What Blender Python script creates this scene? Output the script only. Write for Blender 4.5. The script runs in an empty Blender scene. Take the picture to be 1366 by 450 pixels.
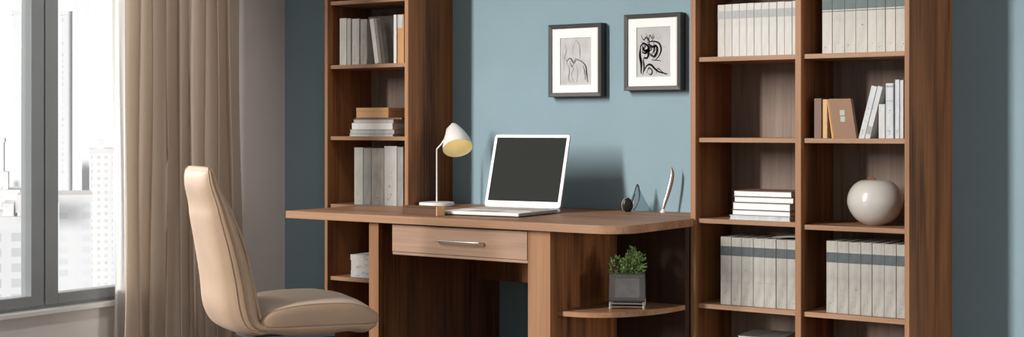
import bpy, bmesh, math, random
from mathutils import Vector, Matrix, noise
random.seed(7)
C = bpy.context.scene.collection
PI = math.pi
sc = bpy.context.scene

# ------------------------------------------------------------------ materials
def sl(c):
    return tuple(((v/255)/12.92 if v/255 <= .04045 else ((v/255+.055)/1.055)**2.4) for v in c)

def mat(name, col, rough=.6, metal=0., bump=0., bscale=60., vary=0., vscale=(6, 6, 6), spec=.5,
        transm=0., emit=None, estr=0., sheen=0., coat=0.):
    m = bpy.data.materials.new(name); m.use_nodes = True
    nt = m.node_tree; b = nt.nodes['Principled BSDF']
    b.inputs['Roughness'].default_value = rough
    b.inputs['Metallic'].default_value = metal
    b.inputs['Specular IOR Level'].default_value = spec
    b.inputs['Coat Weight'].default_value = coat
    b.inputs['Coat Roughness'].default_value = .08
    if sheen: b.inputs['Sheen Weight'].default_value = sheen
    if transm: b.inputs['Transmission Weight'].default_value = transm
    tc = nt.nodes.new('ShaderNodeTexCoord')
    mp = nt.nodes.new('ShaderNodeMapping'); mp.inputs['Scale'].default_value = vscale
    nt.links.new(tc.outputs['Object'], mp.inputs['Vector'])
    n = nt.nodes.new('ShaderNodeTexNoise'); n.inputs['Scale'].default_value = 1.
    n.inputs['Detail'].default_value = 5
    nt.links.new(mp.outputs[0], n.inputs['Vector'])
    r = nt.nodes.new('ShaderNodeValToRGB')
    r.color_ramp.elements[0].position = .3; r.color_ramp.elements[1].position = .7
    r.color_ramp.elements[0].color = tuple(v*(1-vary) for v in col) + (1,)
    r.color_ramp.elements[1].color = tuple(min(1, v*(1+vary)) for v in col) + (1,)
    nt.links.new(n.outputs['Fac'], r.inputs['Fac'])
    nt.links.new(r.outputs['Color'], b.inputs['Base Color'])
    if bump:
        n2 = nt.nodes.new('ShaderNodeTexNoise'); n2.inputs['Scale'].default_value = bscale
        n2.inputs['Detail'].default_value = 4
        nt.links.new(tc.outputs['Object'], n2.inputs['Vector'])
        bp = nt.nodes.new('ShaderNodeBump'); bp.inputs['Strength'].default_value = bump
        bp.inputs['Distance'].default_value = .003
        nt.links.new(n2.outputs['Fac'], bp.inputs['Height'])
        nt.links.new(bp.outputs[0], b.inputs['Normal'])
    if emit:
        b.inputs['Emission Color'].default_value = emit + (1,)
        b.inputs['Emission Strength'].default_value = estr
    return m

def wood(name, dark, light, along='z', rough=.45):
    """walnut: long streaks along one axis, a broad figure and fine pores"""
    m = bpy.data.materials.new(name); m.use_nodes = True
    nt = m.node_tree; b = nt.nodes['Principled BSDF']; L = nt.links.new
    tc = nt.nodes.new('ShaderNodeTexCoord')
    def mp(s):
        q = nt.nodes.new('ShaderNodeMapping'); q.inputs['Scale'].default_value = s
        L(tc.outputs['Object'], q.inputs['Vector']); return q
    def sca(a, l):
        return {'z': (a, a, l), 'x': (l, a, a), 'y': (a, l, a)}[along]
    n1 = nt.nodes.new('ShaderNodeTexNoise'); n1.inputs['Scale'].default_value = 1
    n1.inputs['Detail'].default_value = 3; n1.inputs['Distortion'].default_value = .6
    L(mp(sca(9, .9)).outputs[0], n1.inputs['Vector'])
    n2 = nt.nodes.new('ShaderNodeTexNoise'); n2.inputs['Scale'].default_value = 1
    n2.inputs['Detail'].default_value = 6; n2.inputs['Roughness'].default_value = .6
    L(mp(sca(75, 2.2)).outputs[0], n2.inputs['Vector'])
    mx = nt.nodes.new('ShaderNodeMath'); mx.operation = 'MULTIPLY_ADD'
    mx.inputs[1].default_value = .42
    mu = nt.nodes.new('ShaderNodeMath'); mu.operation = 'MULTIPLY'; mu.inputs[1].default_value = .58
    L(n1.outputs['Fac'], mu.inputs[0]); L(n2.outputs['Fac'], mx.inputs[0]); L(mu.outputs[0], mx.inputs[2])
    r = nt.nodes.new('ShaderNodeValToRGB')
    e = r.color_ramp.elements
    e[0].position = .36; e[0].color = dark + (1,); e[1].position = .62; e[1].color = light + (1,)
    mid = e.new(.49); mid.color = tuple(a*.45+c*.55 for a, c in zip(dark, light)) + (1,)
    L(mx.outputs[0], r.inputs['Fac']); L(r.outputs['Color'], b.inputs['Base Color'])
    b.inputs['Roughness'].default_value = rough
    b.inputs['Specular IOR Level'].default_value = .22
    bp = nt.nodes.new('ShaderNodeBump'); bp.inputs['Strength'].default_value = .12
    bp.inputs['Distance'].default_value = .001
    L(n2.outputs['Fac'], bp.inputs['Height']); L(bp.outputs[0], b.inputs['Normal'])
    return m

M = {}
WD, WL = (.075, .025, .009), (.30, .122, .046)
M['wood_v'] = wood('walnut_vertical', WD, WL, 'z')
M['wood_x'] = wood('walnut_lengthwise', (.20, .095, .05), (.40, .215, .12), 'x')
M['wood_y'] = wood('walnut_crosswise', WD, WL, 'y')
M['wood_drawer'] = wood('walnut_pale', (.30, .19, .13), (.44, .29, .205), 'x', .5)
M['wood_back'] = wood('walnut_back', (.17, .118, .092), (.29, .22, .18), 'z', .55)
M['edge_v'] = wood('walnut_front_vertical', (.25, .122, .060), (.38, .205, .112), 'z', .45)
M['edge_x'] = wood('walnut_front_lengthwise', (.27, .145, .082), (.41, .245, .150), 'x', .45)
M['wood_bay_shade'] = wood('walnut_bay_shade', (.030, .013, .008), (.060, .028, .017), 'z', .7)  # dark tone paints in the shade under the desk top
M['blue'] = mat('blue_paint', (.235, .350, .405), .7, bump=.05, bscale=300, vary=.02)
M['grey_wall'] = mat('warm_white_paint', (.80, .75, .72), .8, bump=.05, bscale=250, vary=.02)
M['ceiling'] = mat('ceiling_paint', (.75, .74, .72), .8, vary=.02)
M['floor'] = wood('floor_oak', (.11, .09, .075), (.18, .15, .125), 'x', .45)
M['win_frame'] = mat('grey_window_metal', (.27, .29, .30), .4, vary=.03)
M['sill'] = mat('white_sill', (.86, .86, .84), .5, vary=.02)
M['curtain'] = None
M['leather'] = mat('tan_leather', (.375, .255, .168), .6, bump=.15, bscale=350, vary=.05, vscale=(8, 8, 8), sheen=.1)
M['leather_lit'] = mat('tan_leather_lit', (.56, .44, .345), .6, bump=.15, bscale=350, vary=.04, vscale=(8, 8, 8))  # same leather, lightened to paint the lit seat top
M['seam'] = mat('dark_seam', (.20, .11, .065), .6)
M['brass'] = mat('brushed_brass', (.75, .55, .36), .3, metal=1)
M['steel'] = mat('brushed_steel', (.75, .73, .70), .25, metal=1)
M['dark_metal'] = mat('dark_metal', (.05, .055, .07), .4, metal=.6)
M['white_enamel'] = mat('white_enamel', (.82, .80, .77), .35, vary=.02)
M['glow_inner'] = mat('glow_yellow_lining', (.84, .77, .52), .6)  # the lamp's warm glow painted into the lining colour
M['bulb'] = mat('bulb_glow', (1, .9, .6), .5, emit=(1., .80, .42), estr=1.2)
M['alu'] = mat('white_laptop_shell', (.88, .87, .86), .35, vary=.01)
M['alu_edge'] = mat('grey_laptop_edge', (.30, .30, .30), .35, metal=.5)
M['screen'] = mat('dark_screen', (.028, .030, .029), .7, vary=.02, spec=.08)
M['keys'] = mat('pale_keys', (.52, .47, .44), .5)
M['frame'] = mat('black_frame', (.034, .033, .033), .5, vary=.1)
M['mat_board'] = mat('white_mat_board', (.88, .87, .86), .8)
M['liner'] = mat('pale_liner', (.70, .62, .57), .6)
M['sketch_pale'] = mat('pale_sketch_paper', (.52, .52, .52), .8, vary=.10, vscale=(22, 22, 22))
M['sketch_grey'] = mat('grey_sketch_paper', (.50, .50, .50), .8, vary=.08, vscale=(14, 14, 14))
M['ink'] = mat('black_ink', (.03, .03, .03), .7)
M['pencil'] = mat('grey_pencil', (.26, .26, .26), .8)
M['paper'] = mat('page_paper', (.70, .68, .64), .8, vary=.05, vscale=(4, 4, 300))
M['leaf'] = mat('leaf_green', (.20, .34, .11), .5, vary=.45, vscale=(60, 60, 60))
M['twig'] = mat('twig', (.10, .09, .04), .7)
M['soil'] = mat('dark_soil', (.03, .025, .02), .9, bump=.5, bscale=150)
M['ceramic'] = mat('cream_ceramic', (.56, .53, .495), .22, vary=.03, coat=.6)
M['tan_box'] = mat('tan_card', (.66, .38, .19), .6, vary=.05)
M['orange_page'] = mat('orange_paper', (.62, .33, .13), .7)
M['yellow_page'] = mat('yellow_paper', (.60, .40, .20), .7, vary=.08, vscale=(3, 3, 200))
M['brown_cover'] = mat('brown_cover', (.24, .125, .068), .55, vary=.08)
M['dark_brown'] = mat('dark_brown_cover', (.20, .115, .085), .6, vary=.08)
M['desk_brown'] = mat('brown_leather_cover', (.11, .05, .024), .5, bump=.1, bscale=300, vary=.05)
M['label_grey'] = mat('grey_label', (.42, .44, .40), .7)
M['ink_grey'] = mat('faded_print', (.27, .255, .235), .8)
def spine(name, col, vary=.07, vs=(50, 50, 12)): M[name] = mat(name, col, .65, vary=vary, vscale=vs)
spine('ivory', (.60, .59, .565)); spine('ivory_warm', (.55, .525, .485)); spine('bone', (.50, .49, .45), .1)
spine('stone', (.40, .385, .35), .2); spine('pale_grey', (.55, .56, .56), .12)
spine('white', (.86, .86, .85), .03); spine('mid_grey', (.33, .33, .32), .15); spine('charcoal', (.10, .10, .098), .25, (25, 25, 25))
spine('silver_band', (.40, .41, .41), .12, (120, 20, 20)); spine('dulled', (.36, .345, .315), .2); spine('dulled_dark', (.27, .26, .24), .25); spine('teal_band', (.12, .155, .155), .15)  # both low-row cover tones carry painted shade of the lower shelves
spine('slate_band', (.065, .08, .088), .3); spine('blue_white', (.54, .57, .60), .12); spine('album', (.15, .14, .13), .2, (20, 20, 20))

def glass_mat(name, tint=(1, 1, 1), refl=.08):
    m = bpy.data.materials.new(name); m.use_nodes = True
    nt = m.node_tree; nt.nodes.clear(); L = nt.links.new
    o = nt.nodes.new('ShaderNodeOutputMaterial'); t = nt.nodes.new('ShaderNodeBsdfTransparent')
    g = nt.nodes.new('ShaderNodeBsdfGlossy'); x = nt.nodes.new('ShaderNodeMixShader')
    lw = nt.nodes.new('ShaderNodeLayerWeight'); lw.inputs['Blend'].default_value = .35
    mu = nt.nodes.new('ShaderNodeMath'); mu.operation = 'MULTIPLY'; mu.inputs[1].default_value = refl*4
    L(lw.outputs['Fresnel'], mu.inputs[0]); L(mu.outputs[0], x.inputs[0])
    t.inputs[0].default_value = tint + (1,); g.inputs['Roughness'].default_value = .03
    L(t.outputs[0], x.inputs[1]); L(g.outputs[0], x.inputs[2]); L(x.outputs[0], o.inputs[0])
    return m
M['pane'] = glass_mat('window_glass', (1, 1, 1), .05)
M['smoke_glass'] = glass_mat('smoky_glass', (.72, .73, .74), .22)
def _milky(m):   # the old glass is a little cloudy
    nt = m.node_tree; L = nt.links.new; o = [n for n in nt.nodes if n.type == 'OUTPUT_MATERIAL'][0]
    src = o.inputs[0].links[0].from_socket; d = nt.nodes.new('ShaderNodeBsdfDiffuse'); d.inputs[0].default_value = (.42, .41, .40, 1)
    x = nt.nodes.new('ShaderNodeMixShader'); x.inputs[0].default_value = .16; L(src, x.inputs[1]); L(d.outputs[0], x.inputs[2]); L(x.outputs[0], o.inputs[0])
_milky(M['smoke_glass'])
M['thin_glass'] = glass_mat('thin_grey_glass', (.72, .76, .78), .1)

def cloth_mat(name, col, trans=.3):
    m = bpy.data.materials.new(name); m.use_nodes = True
    nt = m.node_tree; b = nt.nodes['Principled BSDF']; L = nt.links.new
    o = nt.nodes['Material Output']
    tc = nt.nodes.new('ShaderNodeTexCoord'); n = nt.nodes.new('ShaderNodeTexNoise')
    n.inputs['Scale'].default_value = 260; n.inputs['Detail'].default_value = 2
    L(tc.outputs['Object'], n.inputs['Vector'])
    r = nt.nodes.new('ShaderNodeValToRGB')
    r.color_ramp.elements[0].color = tuple(v*.93 for v in col)+(1,); r.color_ramp.elements[1].color = tuple(v*1.05 for v in col)+(1,)
    L(n.outputs['Fac'], r.inputs[0]); L(r.outputs[0], b.inputs['Base Color'])
    b.inputs['Roughness'].default_value = .85; b.inputs['Specular IOR Level'].default_value = .2
    t = nt.nodes.new('ShaderNodeBsdfTranslucent'); L(r.outputs[0], t.inputs[0])
    x = nt.nodes.new('ShaderNodeMixShader'); x.inputs[0].default_value = trans
    L(b.outputs[0], x.inputs[1]); L(t.outputs[0], x.inputs[2]); L(x.outputs[0], o.inputs[0])
    return m
M['curtain'] = cloth_mat('taupe_cloth', (.70, .60, .505), .36)
M['sheer'] = cloth_mat('white_sheer', (.93, .92, .90), .7)

def facade(name, wall, win, sx, sz, mort=.25, squash=1.):
    """facade with a grid of windows: brick texture; haze painted in as pale colour"""
    m = bpy.data.materials.new(name); m.use_nodes = True
    nt = m.node_tree; b = nt.nodes['Principled BSDF']; L = nt.links.new
    tc = nt.nodes.new('ShaderNodeTexCoord')
    sep = nt.nodes.new('ShaderNodeSeparateXYZ'); L(tc.outputs['Object'], sep.inputs[0])
    add = nt.nodes.new('ShaderNodeMath'); L(sep.outputs['X'], add.inputs[0]); L(sep.outputs['Y'], add.inputs[1])
    cb = nt.nodes.new('ShaderNodeCombineXYZ')
    d1 = nt.nodes.new('ShaderNodeMath'); d1.operation = 'DIVIDE'; d1.inputs[1].default_value = sx
    d2 = nt.nodes.new('ShaderNodeMath'); d2.operation = 'DIVIDE'; d2.inputs[1].default_value = sz
    L(add.outputs[0], d1.inputs[0]); L(sep.outputs['Z'], d2.inputs[0])
    L(d1.outputs[0], cb.inputs['X']); L(d2.outputs[0], cb.inputs['Y'])
    br = nt.nodes.new('ShaderNodeTexBrick'); br.offset = 0
    br.inputs['Scale'].default_value = 1; br.inputs['Brick Width'].default_value = 1
    br.inputs['Row Height'].default_value = 1; br.inputs['Mortar Size'].default_value = mort
    br.inputs['Mortar Smooth'].default_value = 0
    br.inputs['Color1'].default_value = win + (1,); br.inputs['Color2'].default_value = tuple(v*1.15 for v in win) + (1,)
    br.inputs['Mortar'].default_value = wall + (1,)
    L(cb.outputs[0], br.inputs['Vector']); L(br.outputs['Color'], b.inputs['Base Color'])
    b.inputs['Roughness'].default_value = .9; b.inputs['Specular IOR Level'].default_value = .1
    return m

# ------------------------------------------------------------------ mesh helpers
def nb(): return bmesh.new()

def bx(bm, x0, x1, y0, y1, z0, z1, bev=0., seg=2):
    r = bmesh.ops.create_cube(bm, size=1.)
    vs = r['verts']
    for v in vs:
        v.co = Vector(((x0+x1)/2 + v.co.x*(x1-x0), (y0+y1)/2 + v.co.y*(y1-y0), (z0+z1)/2 + v.co.z*(z1-z0)))
    if bev:
        es = list({e for v in vs for e in v.link_edges})
        bmesh.ops.bevel(bm, geom=es, offset=bev, segments=seg, profile=.5, affect='EDGES')

def prism(bm, poly, z0, z1, axis='z'):
    """extrude polygon [(a,b)] along axis; 'z': (x,y); 'y': (x,z)->y ; 'x': (y,z)->x"""
    def P(a, b, t):
        return {'z': (a, b, t), 'y': (a, t, b), 'x': (t, a, b)}[axis]
    lo = [bm.verts.new(P(a, b, z0)) for a, b in poly]
    hi = [bm.verts.new(P(a, b, z1)) for a, b in poly]
    n = len(poly)
    f = [bm.faces.new(lo), bm.faces.new(hi)]
    for i in range(n):
        f.append(bm.faces.new((lo[i], lo[(i+1) % n], hi[(i+1) % n], hi[i])))
    bmesh.ops.recalc_face_normals(bm, faces=bm.faces[:])
    return f

def loft(bm, secs, cap=True, closed=False):
    rings = [[bm.verts.new(p) for p in s] for s in secs]
    n = len(rings[0]); m = len(rings)
    for i in range(m if closed else m-1):
        a, b = rings[i], rings[(i+1) % m]
        for j in range(n):
            bm.faces.new((a[j], a[(j+1) % n], b[(j+1) % n], b[j]))
    if cap and not closed:
        bm.faces.new(rings[0]); bm.faces.new(rings[-1])
    bmesh.ops.recalc_face_normals(bm, faces=bm.faces[:])

def tube(bm, pts, r, n=10, closed=False, flat=None):
    pts = [Vector(p) for p in pts]
    rs = r if isinstance(r, (list, tuple)) else [r]*len(pts)
    secs = []; up = None
    for i, p in enumerate(pts):
        if closed: t = pts[(i+1) % len(pts)] - pts[i-1]
        else: t = pts[min(i+1, len(pts)-1)] - pts[max(i-1, 0)]
        t.normalize()
        if up is None:
            up = Vector((0, 0, 1)) if abs(t.z) < .9 else Vector((1, 0, 0))
        a = t.cross(up)
        if a.length < 1e-4: a = t.cross(Vector((0, 1, 0)))
        a.normalize(); b = t.cross(a).normalized(); up = -b if flat is None else up
        up = b.cross(t) if False else up
        secs.append([p + (a*math.cos(2*PI*k/n) + b*math.sin(2*PI*k/n))*rs[i] for k in range(n)])
    loft(bm, secs, cap=not closed, closed=closed)

def lathe(bm, prof, n=48, cx=0, cy=0):
    secs = []
    rings = [[bm.verts.new((cx+r*math.cos(2*PI*k/n), cy+r*math.sin(2*PI*k/n), z)) for k in range(n)] for r, z in prof]
    for a, b in zip(rings, rings[1:]):
        for j in range(n):
            bm.faces.new((a[j], a[(j+1) % n], b[(j+1) % n], b[j]))
    bm.faces.new(rings[0]); bm.faces.new(rings[-1])
    bmesh.ops.recalc_face_normals(bm, faces=bm.faces[:])

def obj(name, bm, m, parent=None, smooth=False, angle=35):
    me = bpy.data.meshes.new(name); bm.to_mesh(me); bm.free()
    if smooth:
        for p in me.polygons: p.use_smooth = True
        try: me.set_sharp_from_angle(angle=math.radians(angle))
        except Exception: pass
    o = bpy.data.objects.new(name, me); C.objects.link(o)
    if m: me.materials.append(m if not isinstance(m, str) else M[m])
    if parent: o.parent = parent
    return o

def front_tone(o, key):
    """lighter wood on the faces turned to the room"""
    o.data.materials.append(M[key])
    for p in o.data.polygons:
        if p.normal.y < -.6: p.material_index = 1
    return o

def tag(o, label, cat, group=None):
    o['label'] = label; o['category'] = cat
    if group: o['group'] = group
    return o

def thing(name, label, cat, loc=(0, 0, 0), rot=(0, 0, 0), group=None):
    o = bpy.data.objects.new(name, None); C.objects.link(o)
    o.location = loc; o.rotation_euler = rot
    return tag(o, label, cat, group)

def struct(name, bm, m, parent=None, smooth=False):
    o = obj(name, bm, m, parent, smooth)
    if not parent: o['kind'] = 'structure'
    return o

def dup(root, loc, label, group=None):
    r = root.copy(); C.objects.link(r); r.location = loc; r['label'] = label
    if group: r['group'] = group
    for ch in list(root.children):
        c = ch.copy(); C.objects.link(c); c.parent = r
    return r

def bez(p0, p1, p2, p3, n=12):
    out = []
    for i in range(n+1):
        t = i/n
        out.append(tuple((1-t)**3*a+3*(1-t)**2*t*b+3*(1-t)*t*t*c+t**3*d for a, b, c, d in zip(p0, p1, p2, p3)))
    return out

def catmull(P, n=8):
    P = [Vector(p) for p in P]; P = [2*P[0]-P[1]] + P + [2*P[-1]-P[-2]]
    out = []
    for i in range(1, len(P)-2):
        for k in range(n):
            t = k/n; a, b, c, d = P[i-1:i+3]
            out.append(.5*((2*b)+(c-a)*t+(2*a-5*b+4*c-d)*t*t+(3*b-a-3*c+d)*t**3))
    out.append(P[-2]); return out

# ------------------------------------------------------------------ the room
XL = -5.206      # inner face of the window wall
W = 5.362        # blue wall behind the desk
W2 = 5.514       # blue wall right of the bookcase, set a little deeper
F = 5.025        # front of both bookcases
CEIL = 3.3

b = nb(); bx(b, XL-.3, 9.2, -3.0, W2+.2, -.05, 0); struct('floor', b, M['floor'])
b = nb(); bx(b, XL-.12, 9.2, 2.6, W2+.2, CEIL, CEIL+.1); struct('ceiling', b, M['ceiling'])
b = nb(); bx(b, XL-.12, -1.777, W, W2+.15, 0, CEIL); struct('wall_back', b, M['blue'])
b = nb(); bx(b, -1.777, 9.2, W2, W2+.15, 0, CEIL); struct('wall_back_recess', b, M['blue'])
b = nb(); bx(b, 9.05, 9.2, -3.0, W2, 0, CEIL); struct('wall_right', b, M['grey_wall'])
b = nb(); bx(b, -4.5, 9.2, -3.15, -3.0, 0, CEIL); struct('wall_front', b, M['grey_wall'])
WY0, WY1, WZ0, WZ1 = 2.36, 4.42, .297, 2.5
b = nb()
bx(b, XL-.12, XL, 2.26, W, 0, WZ0); bx(b, XL-.12, XL, 2.26, W, WZ1, CEIL)
bx(b, XL-.12, XL, WY1, W, WZ0, WZ1); bx(b, XL-.12, XL, 2.26, WY0, WZ0, WZ1)
struct('wall_left', b, M['grey_wall'])
# window
wf = nb()
bx(wf, XL-.09, XL-.012, WY0, WY1, .320, .345, .002); bx(wf, XL-.09, XL-.012, WY0, WY1, 2.46, 2.5, .002)
win = struct('window_1', wf, M['win_frame'])
def sash(y0, y1, st0, st1):
    s = nb(); a, c = XL-.075, XL-.002
    bx(s, a, c, y0, y0+st0, .334, 2.46, .004); bx(s, a, c, y1-st1, y1, .334, 2.46, .004)
    bx(s, a, c, y0+st0, y1-st1, .334, .381, .004); bx(s, a, c, y0+st0, y1-st1, 2.39, 2.46, .004)
    o = obj('sash_frame', s, M['win_frame'], win)
    p = nb(); bx(p, XL-.045, XL-.039, y0+st0-.005, y1-st1+.005, .377, 2.395)
    obj('glass_pane', p, M['pane'], o)
sash(WY0, 3.873, .06, .067)
sash(3.881, WY1, .067, .06)
s = nb(); bx(s, XL-.1, XL+.035, WY0-.03, WY1+.03, .297, .320, .004)
struct('window_sill', s, M['sill'], win)
b = nb(); bx(b, XL, XL+.012, 2.26, W, 0, .09, .003); struct('baseboard_left', b, M['sill'])
b = nb(); bx(b, XL+.012, -4.62, W-.012, W, 0, .09, .003); struct('baseboard_back', b, M['sill'])

# ------------------------------------------------------------------ curtain
def curtain(name, y0, y1, folds, amp, x, m, label, seed, flare=.02, z1=2.62, warp=.35):
    bm = nb(); N = folds*14; R = 26
    rng = random.Random(seed); ph = [rng.uniform(-.5, .5) for _ in range(folds+2)]; am = [rng.uniform(.45, 1.4) for _ in range(folds+2)]
    grid = []
    for i in range(R+1):
        z = .015 + (z1-.015)*i/R; row = []
        for j in range(N+1):
            u = j/N; k = u*folds; ki = int(min(k, folds-1)); f = k-ki
            a = am[ki]*(1-f)+am[ki+1]*f; p = ph[ki]*(1-f)+ph[ki+1]*f
            w = 2*PI*(k + warp*p)
            dx = amp*a*(math.sin(w)+.22*math.sin(2*w+1)) 
            dx *= 1 - .25*(z/z1)**3
            dy = .35*amp*math.cos(w+.6) + .012*math.sin(z*2.2+ki*1.7)*(1-z/z1)
            yy = y0 + (y1-y0)*u + dy + flare*(u-.5)*2*(1-z/z1)**2
            row.append(bm.verts.new((x+dx+.006*math.sin(z*3+u*20), yy, z)))
        grid.append(row)
    for i in range(R):
        for j in range(N):
            bm.faces.new((grid[i][j], grid[i][j+1], grid[i+1][j+1], grid[i+1][j]))
    o = obj(name, bm, m, None, True, 180)
    return tag(o, label, 'curtain')
cur = curtain('curtain', 4.170, 4.85, 9, .050, XL+.155, M['curtain'], 'taupe floor-length curtain hanging in folds at the side of the window', 5)
shr = curtain('sheer_curtain', 4.185, 4.34, 3, .014, XL+.07, M['sheer'], 'narrow white sheer curtain gathered between the window and the taupe curtain', 9, flare=.004)
h = nb()
tube(h, [(XL+.14, 2.3, 2.65), (XL+.14, 5.0, 2.65)], .012)
rod = tag(obj('curtain_rod', h, M['steel'], None, True), 'slim metal rod above the window that carries the curtain', 'curtain rod')

# ------------------------------------------------------------------ bookcases
def bookcase(name, label, panels, bays, ztop, depth_right=None):
    t = thing(name, label, 'bookcase', (panels[0][0], F, 0))
    ox = panels[0][0]
    for i, (x0, x1, d) in enumerate(panels):
        b = nb(); bx(b, x0-ox, x1-ox, 0, d, 0, ztop, .0015)
        front_tone(obj('side_panel' if i in (0, len(panels)-1) else 'divider', b, M['wood_v'], t), 'edge_v')
    b = nb(); bx(b, panels[0][1]-ox, panels[-1][0]-ox, .322, .335, 0, ztop)
    obj('back_panel', b, M['wood_back'], t)
    for x0, x1, zs in bays:
        for z in zs:
            b = nb(); bx(b, x0-ox, x1-ox, .018, .322, z-.0185, z, .0015)
            front_tone(obj('shelf', b, M['wood_x'], t), 'edge_x')
        b = nb(); bx(b, x0-ox, x1-ox, .03, .045, 0, .062, .001); obj('plinth', b, M['wood_x'], t)
    b = nb(); bx(b, panels[0][0]-ox, panels[-1][1]-ox, .0, .335, ztop, ztop+.022, .0015); obj('top_board', b, M['wood_x'], t)
    return t
bookcase('bookcase', 'narrow walnut bookcase with one bay, standing left of the desk lamp',
         [(-4.6166, -4.5985, W-F-.001), (-4.1215, -4.1002, W-F-.001)], [(-4.5985, -4.1215, (.08, .398, .745, 1.07, 1.411, 1.7165, 2.03))], 2.35)
bookcase('bookcase', 'wide walnut bookcase with two bays and a white vase, right of the desk',
         [(-2.6477, -2.6246, W-F-.001), (-2.1999, -2.1758, .320), (-1.7735, -1.7554, W2-F-.001)],
         [(-2.6246, -2.1999, (.08, .41, .7495, 1.0725, 1.394, 1.717, 2.04)), (-2.1758, -1.7735, (.08, .41, .7425, 1.0725, 1.394, 1.717, 2.04))], 2.35)

# ------------------------------------------------------------------ desk
DF, DT = 4.46, .75
desk = thing('desk', 'walnut writing desk with one drawer and a rounded corner', 'desk', (-3.45, 4.9, 0))
def D(bm):   # desk meshes are modelled in room coordinates, then moved to the desk's own base
    bmesh.ops.translate(bm, verts=bm.verts[:], vec=(3.45, -4.9, 0)); return bm
def arc(cx, cy, rx, ry, a0, a1, n=14):
    return [(cx+rx*math.cos(math.radians(a0+(a1-a0)*i/n)), cy+ry*math.sin(math.radians(a0+(a1-a0)*i/n))) for i in range(n+1)]
poly = [(-4.325, DF)] + arc(-2.632-.13, DF+.13, .13, .13, -90, 0) + [(-2.632, F-.002), (-2.65, F-.002), (-2.65, W-.002), (-4.098, W-.002), (-4.098, F-.002), (-4.333, F-.002)]
b = nb(); prism(b, poly, DT-.032, DT)
es = [e for e in b.edges if abs(e.verts[0].co.z-e.verts[1].co.z) < 1e-6]
bmesh.ops.bevel(b, geom=es, offset=.002, segments=2, profile=.5, affect='EDGES')
front_tone(obj('desk_top', D(b), M['wood_x'], desk), 'edge_x')
def dbox(name, m, *a, bev=.002, parent=desk):
    b = nb(); bx(b, *a, bev); return obj(name, D(b), M[m], parent)
front_tone(dbox('side_panel', 'wood_v', -3.8758, -3.8225, DF+.03, 5.355, 0, DT-.032), 'edge_v')
front_tone(dbox('side_panel', 'wood_v', -3.0695, -2.966, DF+.03, 5.20, 0, DT-.032), 'edge_v')
dbox('back_rail', 'wood_v', -3.8225, -3.0695, 5.18, 5.20, .42, DT-.032)
dbox('drawer_rail', 'wood_drawer', -3.7475, -3.0695, DF+.03, DF+.05, .588, .599)
dr = dbox('drawer', 'wood_drawer', -3.7475, -3.0715, DF+.028, DF+.046, .6005, .712)
b = nb(); bx(b, -3.74, -3.728, DF+.046, 4.95, .602, .70); bx(b, -3.085, -3.0715, DF+.046, 4.95, .602, .70); bx(b, -3.728, -3.085, DF+.046, 4.95, .602, .612)
bx(b, -3.728, -3.085, 4.938, 4.95, .612, .70)
obj('drawer_box', D(b), M['wood_drawer'], dr)
b = nb()
pts = [(-3.505, DF+.03, .658), (-3.505, DF+.008, .658)] + [(-3.50+.215*i/8, DF+.002-.004*math.sin(PI*i/8), .658) for i in range(9)] + [(-3.28, DF+.008, .658), (-3.28, DF+.03, .658)]
tube(b, pts, .0035, 8)
obj('handle', D(b), M['steel'], dr, True)
dbox('bay_back_panel', 'wood_bay_shade', -2.966, -2.649, 4.987, 5.02, 0, DT-.032)
poly = [(-2.966, DF+.075)] + arc(-2.966, 5.02-.02, .317, .43, -80, 0, 18)
poly = [(-2.966, 4.546)] + bez((-2.94, 4.546), (-2.76, 4.55), (-2.652, 4.72), (-2.65, 4.985), 16) + [(-2.966, 4.985)]
b = nb(); prism(b, poly, .388, .407)
obj('corner_shelf', D(b), M['wood_x'], desk)

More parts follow.
